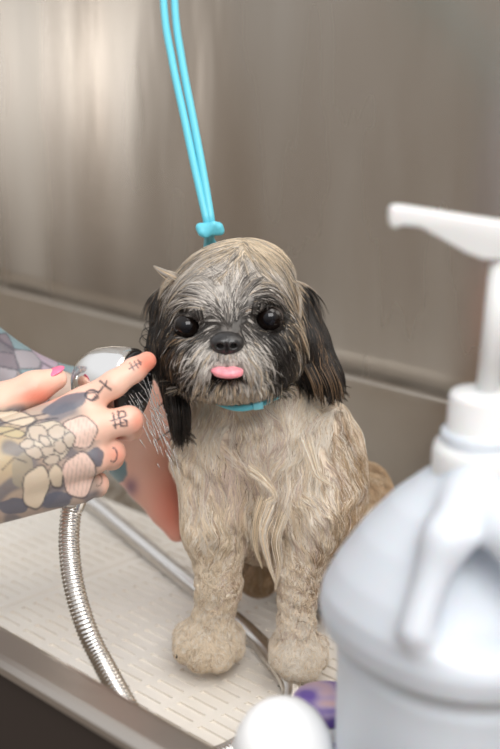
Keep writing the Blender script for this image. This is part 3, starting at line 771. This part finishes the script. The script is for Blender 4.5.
PINKY = U(.0015, cone(Q(78, 488, .884), Q(97, 484, .893), .0086, .0076), cone(Q(97, 484, .893), Q(97, 487, .912), .0074, .0068), cone(Q(97, 487, .912), Q(80, 488, .922), .0068, .0060))
THUMB = U(.003, cone(Q(-45, 450, .880), Q(2, 403, .888), .0170, .0130), cone(Q(2, 403, .888), Q(34, 388, .894), .0125, .0105), cone(Q(34, 388, .894), Q(56, 379, .900), .0105, .0078))
FOREARM_A = cone(Q(-62, 484, .864), Q(-420, 560, .80), .026, .040)
HAND_B = U(.005, cone(Q(95, 400, 1.055), Q(132, 450, 1.075), .025, .025), cone(Q(118, 405, 1.065), Q(160, 470, 1.085), .026, .020),
    cone(Q(125, 430, 1.070), Q(150, 480, 1.080), .022, .019), cone(Q(145, 400, 1.085), Q(172, 460, 1.090), .018, .013),
    cone(Q(143, 465, 1.078), Q(166, 508, 1.078), .0165, .0120), cone(Q(166, 508, 1.078), Q(177, 532, 1.076), .0112, .0080),
    cone(Q(158, 455, 1.088), Q(180, 505, 1.09), .012, .010), cone(Q(180, 505, 1.09), Q(192, 525, 1.09), .0095, .0078),
    cone(Q(168, 450, 1.090), Q(196, 490, 1.10), .011, .0095), cone(Q(196, 490, 1.10), Q(208, 512, 1.10), .009, .0075),
    cone(Q(172, 430, 1.085), Q(205, 462, 1.10), .010, .008))
FOREARM_B = U(.004, cone(Q(100, 405, 1.055), Q(20, 388, 1.03), .024, .028), cone(Q(20, 388, 1.03), Q(-300, 168, .95), .029, .043))
HA = U(.0022, PALM, INDEX, MIDDLE, RING, PINKY, THUMB, FOREARM_A)
ARMS = ('f', lambda P: np.minimum(sdf(HA, P), sdf(HB_N, P)))
HB_N = U(.005, HAND_B, FOREARM_B)
Va, Fa = surface(HA, (-.47, .70, .12), (-.05, .92, .37), .0022); Va, Fa = subdivide(Va, Fa, HA)
Vb_, Fb_ = surface(HB_N, (-.47, .80, .03), (.02, 1.18, .62), .003); Vb_, Fb_ = subdivide(Vb_, Fb_, HB_N)

def srgb(r, g, b): return np.array([(c/255/12.92 if c/255 <= .04045 else ((c/255+.055)/1.055)**2.4) for c in (r, g, b)])
def smooth01(x, a, b): t = np.clip((x-a)/(b-a), 0, 1); return t*t*(3-2*t)
# -- tattoo of hand A, laid on the back of the hand
u, v, dep = proj(Va); nrm = grad(HA, Va)[1]
vd = Va - np.array([0, 0, CH]); vd /= np.linalg.norm(vd, axis=1)[:, None]; facing = -(nrm*vd).sum(1)
skin = np.tile(srgb(232, 188, 168), (len(Va), 1))
slate = srgb(92, 94, 106); ink = srgb(44, 44, 56)
def blend(c, m): 
    global skin
    skin = skin*(1-m[:, None]) + c*m[:, None]
def nz2(x, y, s): return (np.sin(x*s+1.7*np.sin(y*s*.7))+np.sin(y*s*1.3+1.3*np.sin(x*s*.9)))*.25+.5
red = np.exp(-.5*(((u-150)/9)**2+((v-362)/10)**2)) + .8*np.exp(-.5*(((u-38)/16)**2+((v-396)/8)**2)) + .6*np.exp(-.5*(((u-118)/8)**2+((v-455)/7)**2)) + .6*np.exp(-.5*(((u-138)/6)**2+((v-422)/9)**2))
blend(srgb(224, 128, 104), np.clip(red, 0, .85))
back = smooth01(82 - u + (v-430)*.05 + np.where(v > 440, 12, 0), -10, 4)*smooth01(v - (402 + np.clip(40-u, 0, 80)*.12), -4, 5)
hand = back*(facing > -.2)
blend(srgb(158, 146, 136), hand*.8)
blend(srgb(184, 164, 126), hand*np.exp(-.5*(((u-6)/20)**2+((v-452)/26)**2))*.8)
blend(slate, hand*smooth01(nz2(u, v, .13), .5, .85)*.7)
def elp(cx, cy, rx, ry, ang, fill=None, line=1.2, a=1., stripes=0):
    if line: line = line*.85
    t = math.radians(ang); x = (u-cx)*math.cos(t)+(v-cy)*math.sin(t); y = -(u-cx)*math.sin(t)+(v-cy)*math.cos(t)
    q = np.sqrt((x/rx)**2+(y/ry)**2); th = np.arctan2(y/ry, x/rx); q = q*(1+.05*np.sin(5*th)+.04*np.sin(3*th+1)); R_ = min(rx, ry)
    vis = (facing > -.1)
    if fill is not None:
        blend(fill, smooth01(1-q, -.06, .06)*a*vis)
        if stripes: blend(fill*.72, smooth01(1-q, .05, .2)*smooth01(np.sin(x*stripes), .3, .9)*.7*vis)
    if line: blend(ink, (1-smooth01(np.abs(q-1)*R_, line*.3, line))*.75*vis)
light = srgb(222, 192, 178); cream = srgb(208, 190, 168)
for e_ in [(66, 404, 24, 8, -22, slate, 0), (96, 457, 8, 10, 0, slate, 0), (56, 500, 17, 8, -8, slate, 0), (14, 506, 16, 8, -5, slate, 0), (22, 470, 10, 18, 10, srgb(160, 148, 130), 0),
           (16, 418, 20, 7, 10, cream, 1.0), (10, 432, 16, 5, 12, srgb(184, 168, 134), .9)]:
    elp(*e_[:5], fill=e_[5], line=e_[6], a=.9)
elp(80, 432, 17, 16, 10, light, 1.3, stripes=1.6); elp(79, 475, 16, 23, 8, light, 1.2, stripes=1.5); elp(36, 487, 13, 22, 14, cream, 1.2)
elp(50, 440, 24, 19, 15, srgb(196, 182, 164), 1.0); elp(56, 476, 7, 12, -6, cream, 1.2)
for e_ in [(38, 433, 10, 8, 20), (57, 432, 9, 7, -10), (69, 440, 6, 8, 10), (34, 452, 10, 6, 25), (48, 451, 6.5, 6, 0), (60, 447, 7, 6, 30), (45, 441, 7, 4, 40), (27, 444, 7, 5, -20), (52, 460, 8, 5, -15)]:
    elp(*e_, fill=srgb(190, 174, 158), line=1.1)
def stroke(pts, wd=1.0, a=.9):
    m = np.full(len(u), 1e9)
    for (x0, y0), (x1, y1) in zip(pts[:-1], pts[1:]):
        dx, dy = x1-x0, y1-y0; t = np.clip(((u-x0)*dx+(v-y0)*dy)/(dx*dx+dy*dy+1e-9), 0, 1)
        m = np.minimum(m, np.hypot(u-x0-t*dx, v-y0-t*dy))
    blend(ink, (1-smooth01(m, wd*.5, wd*1.3))*a*(facing > -.1))
circ = lambda x, y, r, a0=0, a1=360, ry=None: [(x+r*math.cos(math.radians(t)), y+(ry or r)*math.sin(math.radians(t))) for t in np.linspace(a0, a1, 18)]
stroke(circ(92, 395, 6.5, 20, 320, 5), 1.1); stroke([(92, 401), (104, 386), (107, 381)], 1.1); stroke([(100, 381), (111, 390)], 1.2); stroke([(88, 393), (98, 392)], .9)
for q in ([(130, 363), (134, 370)], [(134, 361), (138, 368)], [(129, 369), (141, 362)], [(138, 360), (141, 365)]): stroke(q, .9, .75)
for q in ([(113, 413), (116, 428)], [(118, 411), (121, 427)], [(111, 421), (126, 416)], [(113, 426), (127, 421)], circ(122, 415, 4, 150, 380), circ(124, 423, 3.5, -90, 160)): stroke(q, .95)
stroke(circ(113, 455, 4, -90, 120, 7), .9, .8); stroke(circ(98, 480, 4, -70, 110, 6), .8, .6)
stroke([(0, 434), (20, 428), (40, 420), (58, 418)], .9, .7); stroke([(0, 424), (22, 418), (45, 414)], .9, .7); stroke([(2, 470), (14, 458), (26, 462)], .9, .6)
blend(skin*0+srgb(120, 116, 120), smooth01(-u, 5, 40)*.6)
col_a = skin.copy()
# -- arm B: patches of slate, teal and lilac with dark outlines
u, v, dep = proj(Vb_); skin = np.tile(srgb(228, 174, 156), (len(Vb_), 1)); facing = np.ones(len(Vb_))
blend(srgb(238, 196, 180), np.exp(-.5*(((u-138)/14)**2+((v-440)/32)**2))*.8)
blend(srgb(214, 104, 80), np.exp(-.5*(((u-172)/14)**2+((v-508)/26)**2))*.6)
from mathutils.kdtree import KDTree
seeds = rng.random((16000, 3))*np.array([.5, .40, .56]) + np.array([-.47, .80, .04]); pc = [srgb(136, 138, 146), srgb(106, 142, 150), srgb(160, 150, 166), srgb(196, 176, 162), srgb(98, 100, 112), srgb(142, 144, 152)]
kd = KDTree(len(seeds)); [kd.insert(tuple(q), i) for i, q in enumerate(seeds)]; kd.balance()
sleeve = smooth01(92 - u, -6, 6); i1 = np.zeros(len(u), int); gap = np.full(len(u), 1.0)
for i in np.nonzero(sleeve > 0)[0]:
    (c0, j0, q0), (c1, j1, q1) = kd.find_n(tuple(Vb_[i]), 2); i1[i] = j0; gap[i] = q1-q0
blend(np.array(pc)[i1 % 6], sleeve*.9); blend(ink, (1-smooth01(gap, .0006, .0022))*.55*sleeve)
blend(srgb(96, 140, 150), (np.exp(-.5*(((u-118)/7)**2+((v-470)/10)**2)) > .42)*.9); blend(srgb(120, 84, 112), np.exp(-.5*(((u-131)/5)**2+((v-487)/7)**2))*.8)
blend(ink, np.exp(-.5*((u-98)/3.0)**2)*.7*smooth01(v, 440, 455)); 
col_b = skin.copy()
person = mesh_obj('person', np.vstack([Va, Vb_]) - np.array([-.3, .8, .3], np.float32), np.vstack([Fa, Fb_+len(Va)]), M_skin, None, colors=np.vstack([col_a, col_b]))
person.location = (-.3, .8, .3); tag(person, 'tattooed arms of a person holding a chrome shower head and steadying the dog', 'person')
# nails
def nail(c, ax, nrm_, L_, W_, m, lab=None):
    ax = ax/np.linalg.norm(ax); nrm_ = nrm_ - ax*nrm_.dot(ax); nrm_ /= np.linalg.norm(nrm_); sd = np.cross(ax, nrm_)
    R_ = np.stack([ax, sd, nrm_]); N_ = ell(c, (L_, W_, .0016), R_); Vn, Fn = surface(N_, c-.014, c+.014, .0008)
    o = mesh_obj('fingernail', Vn, Fn, m, person)
    if lab: o['label'] = lab
nail(Q(54, 371.5, .896), Q(60, 367, .90)-Q(44, 376, .893), UPC-FWD*.35, .0085, .0055, M_nail, 'bright pink thumbnail')

# ------------------------------------------------------------------ shower head and hose
fc = Q(139, 387, .902); bk = Q(84, 398, .915)
axd = Q(150, 394, .890) - Q(100, 384, .905); axd /= np.linalg.norm(axd)
sh = empty('hand_shower', Q(104, 388, .905)); tag(sh, 'polished chrome hand shower head gripped by the tattooed hand', 'shower head')
o0 = Q(133, 388, .915)
mesh_obj('body', *lathe([(.004, -.047), (.012, -.045), (.019, -.040), (.0245, -.031), (.0275, -.020), (.0285, -.009), (.0285, -.003), (.026, 0)], o0, axd, 56), M_chrome, sh)
mesh_obj('spray_face', *lathe([(.0265, -.0005), (.0265, .0012), (.0245, .0028), (.006, .0034), (.0001, .0034)], o0, axd, 56), M_black, sh)
Vn, Fn = tube(catmull([Q(100, 400, .912), Q(92, 425, .905), Q(84, 455, .900), Q(76, 492, .898), Q(71, 512, .896)], 24), np.interp(np.linspace(0, 1, 24), [0, .3, .9, 1], [.013, .0100, .0092, .0075]), 24)
mesh_obj('handle', Vn, Fn, M_chrome, sh)
# nozzles of the spray face
e1 = np.cross(axd, [0, 0, 1.]); e1 /= np.linalg.norm(e1); e2 = np.cross(axd, e1); Vs = []; Fs = []
for rr_, nn in ((.007, 7), (.013, 12), (.019, 18)):
    for k in range(nn):
        t = k*2*math.pi/nn; c = o0 + e1*rr_*math.cos(t) + e2*rr_*math.sin(t)
        a_, b_ = lathe([(.0011, .002), (.0008, .0048)], c, axd, 8); Fs += [tuple(i+len(Vs) for i in f_) for f_ in b_]; Vs += list(a_)
mesh_obj('spray_nozzle', Vs, Fs, mat('grey_rubber', (.06, .06, .065), .5), sh)
hp = [Q(72, 508, .896), Q(70, 520, .895), Q(69, 545, .890), Q(73, 582, .880), Q(84, 622, .872), Q(99, 656, .868)]
hp += [floor_at(135, 718, .05), floor_at(165, 742, .012), floor_at(205, 758, .0085), floor_at(240, 746, .0085), floor_at(281, 716, .0085), floor_at(292, 695, .0085), floor_at(284, 674, .0085),
       floor_at(262, 646, .0085), floor_at(238, 623, .0085), floor_at(205, 596, .0085), floor_at(178, 574, .0085), floor_at(148, 549, .0085), floor_at(118, 524, .0085), floor_at(92, 503, .0085),
       floor_at(60, 485, .0085), floor_at(20, 470, .0085), floor_at(-30, 462, .0085)]
HP = catmull(hp, 2000); Lh = np.linalg.norm(np.diff(HP, axis=0), axis=1).sum(); nring = int(Lh/.0028)*4
ii = np.linspace(0, 1999, nring); HP = np.stack([np.interp(ii, np.arange(2000), HP[:, k]) for k in range(3)], 1)
rr_ = .0068 + .0009*np.tile([0, .8, 1, .2], nring//4)
Vn, Fn = tube(HP, rr_, 16)
hose = mesh_obj('shower_hose', Vn, Fn, M_hose); tag(hose, 'ribbed steel shower hose looping down from the hand and round the dog\'s paw', 'hose')
# water: fine streaks from the spray face onto the dog's side
n = 110; st = o0 + e1*rng.normal(size=(n, 1))*.012 + e2*rng.normal(size=(n, 1))*.012 + axd*.004
tgt = np.stack([Q(rng.uniform(165, 190), rng.uniform(415, 475), rng.uniform(.955, .975)) for _ in range(n)])
t0 = rng.uniform(0, .75, (n, 1)); t1 = t0 + rng.uniform(.06, .22, (n, 1)); a_ = st+(tgt-st)*t0; b_ = st+(tgt-st)*t1
a_[:, 2] -= .02*t0[:, 0]**2; b_[:, 2] -= .02*t1[:, 0]**2
Pw = np.stack([a_*(1-k)+b_*k for k in np.linspace(0, 1, 5)], 1)
M_water = mat('water', (1, 1, 1), .15, Transmission_Weight=.55, IOR=1.33)
wt = strand_mesh('water_spray', Pw, np.full(n, .00032), np.ones((n, 3)), None, M_water, ns=6, node=None)
tag(wt, 'fine streaks of water spraying from the shower head onto the dog', 'water', kind='stuff')

# ------------------------------------------------------------------ white pump jug in the foreground
jb = Q(482, 465, .68); JX, JY = jb[0], jb[1]
jug = empty('pump_jug', (JX, JY, 0)); tag(jug, 'big milky white plastic jug with a white pump dispenser', 'jug')
JP = np.array([(.0, .066), (.006, .071), (.02, .0735), (.15, .0735), (.160, .0740), (.164, .0725), (.170, .0735), (.175, .0820), (.186, .0840), (.197, .0825), (.212, .0755), (.232, .0625), (.250, .0470), (.262, .0330), (.268, .0245), (.274, .0225), (.290, .0225)], np.float32)
def jug_sdf(P):
    x = P[:, 0]-JX; y = P[:, 1]-JY; a = np.arctan2(y, x); rho = np.sqrt(x*x+y*y)
    pw = 3.2; s = (np.abs(np.cos(a-.55))**pw + np.abs(np.sin(a-.55))**pw)**(1/pw)
    amt = np.interp(P[:, 2], [0, .19, .26, .27], [1, .9, .25, 0]); rho = rho*(1 + (s-.93)*amt*.55)
    z = P[:, 2]; ins = (rho < np.interp(z, JP[:, 0], JP[:, 1])) & (z > 0) & (z < .29)
    q = np.stack([rho, z], 1); pts = np.vstack([[(0, 0)], JP[:, ::-1], [(0, .29)]]).astype(np.float32); m = np.full(len(P), 1e9, np.float32)
    for p0, p1 in zip(pts[:-1], pts[1:]):
        e_ = p1-p0; t = np.clip(((q-p0) @ e_)/(e_ @ e_+1e-12), 0, 1); m = np.minimum(m, np.linalg.norm(q-p0-t[:, None]*e_, axis=1))
    return np.where(ins, -m, m)
POCK = U(.006, cone(Q(478, 508, .656), Q(455, 612, .622), .008, .017), cone(Q(484, 512, .654), Q(495, 608, .620), .010, .022), cone(Q(490, 515, .656), Q(530, 600, .622), .008, .017))
JUG = U(.006, SUB(.006, ('f', jug_sdf), POCK), cone(Q(468, 484, .664), Q(446, 540, .636), .0060, .0075), cone(Q(446, 540, .636), Q(416, 632, .630), .0075, .0060),
        cone(Q(478, 488, .659), Q(512, 535, .630), .0060, .0075), cone(Q(512, 535, .630), Q(548, 630, .624), .0075, .0060))
Vn, Fn = surface(JUG, (JX-.1, JY-.1, -.004), (JX+.1, JY+.1, .296), .0026); mesh_obj('bottle_body', Vn, Fn, M_jug, jug)
zt = .262
mesh_obj('pump_collar', *lathe([(.0215, zt), (.0262, zt+.0005), (.0268, zt+.003), (.0268, zt+.016), (.0255, zt+.0205), (.0215, zt+.0225), (.0198, zt+.026), (.0190, zt+.046), (.0180, zt+.0485), (.0110, zt+.049), (.0085, zt+.0495)],
         (JX, JY, 0), ns=64), M_white, jug)
lean = np.array([.055, 0, 1.0]); lean /= np.linalg.norm(lean); s0 = np.array([JX+.001, JY, zt+.045])
Lh_ = .083
mesh_obj('pump_stem', *lathe([(.0064, 0), (.0064, Lh_)], s0, lean, 32), M_white, jug)
hd = s0 + lean*Lh_
# nozzle head: side profile swept to a width, pointing left
prof = [(-.0600, .0145), (-.0600, .0095), (-.0590, .0055), (-.0560, .0045), (-.0530, .0065), (-.044, .0060), (-.020, -.0055), (-.012, -.0080), (.016, -.0080), (.020, -.004), (.020, .0085), (.004, .0100), (-.025, .0130), (-.053, .0160), (-.058, .0160)]
bm = bmesh.new(); hw = []
for s in (-1, 1):
    for (x, z) in prof:
        wd = np.interp(x, [-.055, -.03, 0, .02], [.0045, .0065, .0095, .0095]); c = hd + np.array([1, 0, -.055])*x + np.array([0, s*wd + .012*0, 0]) + lean*z; hw.append(bm.verts.new(c))
n = len(prof); bm.faces.new(hw[:n]); bm.faces.new(hw[n:][::-1])
for i in range(n): bm.faces.new((hw[i], hw[(i+1) % n], hw[n+(i+1) % n], hw[n+i]))
o = bm_obj('pump_head', bm, M_white, jug, bevel=.0022, segs=3, smooth=True); fixloc(o)
bm = bmesh.new(); add_box(bm, hd+np.array([.0095, 0, .0115]), (.010, .009, .012), Matrix.Rotation(.45, 4, 'Y')); fixloc(bm_obj('lock_tab', bm, M_white, jug, bevel=.001))

# ------------------------------------------------------------------ small bottles in front
c = Q(283, 745, .74); c[2] = 0
sb = empty('white_bottle', c); tag(sb, 'blurred white dome capped bottle in the bottom foreground', 'bottle')
mesh_obj('bottle_body', *lathe([(.025, .0005), (.029, .004), (.030, .03), (.030, .072), (.029, .076)], c, ns=56), M_white, sb)
M_cap = mat('bright_white_cap', (.90, .90, .90), .4)
mesh_obj('dome_cap', *lathe([(.0295, .0765), (.0305, .080), (.0300, .090), (.0270, .101), (.0215, .111), (.0150, .117), (.0070, .1205), (.0001, .121)], c, ns=56), M_cap, sb)
c = Q(326, 745, .815); c[2] = 0
pb = empty('purple_bottle', c); tag(pb, 'small purple and peach labelled bottle beside the big jug', 'bottle')
mesh_obj('bottle_body', *lathe([(.019, .0005), (.022, .003), (.0225, .02), (.0225, .070), (.021, .076)], c, ns=48), M_white, pb)
ml = M_purple; t, b = nodes(ml); tcn = t.nodes.new('ShaderNodeTexCoord'); nz = t.nodes.new('ShaderNodeTexNoise'); nz.inputs['Scale'].default_value = 38; nz.inputs['Detail'].default_value = 1
r = t.nodes.new('ShaderNodeValToRGB'); r.color_ramp.elements[0].position = .50; r.color_ramp.elements[0].color = (.13, .08, .34, 1); r.color_ramp.elements[1].position = .68; r.color_ramp.elements[1].color = (.68, .42, .32, 1)
e = r.color_ramp.elements.new(.58); e.color = (.42, .32, .46, 1)
t.links.new(tcn.outputs['Object'], nz.inputs[0]); t.links.new(nz.outputs['Fac'], r.inputs[0]); t.links.new(r.outputs[0], b.inputs['Base Color'])
mesh_obj('label', *lathe([(.0226, .008), (.0229, .009), (.0229, .066), (.0226, .067)], c, ns=48), ml, pb)
mesh_obj('lid', *lathe([(.0215, .0765), (.0222, .078), (.0222, .084), (.021, .086), (.0001, .087)], c, ns=48), ml, pb)
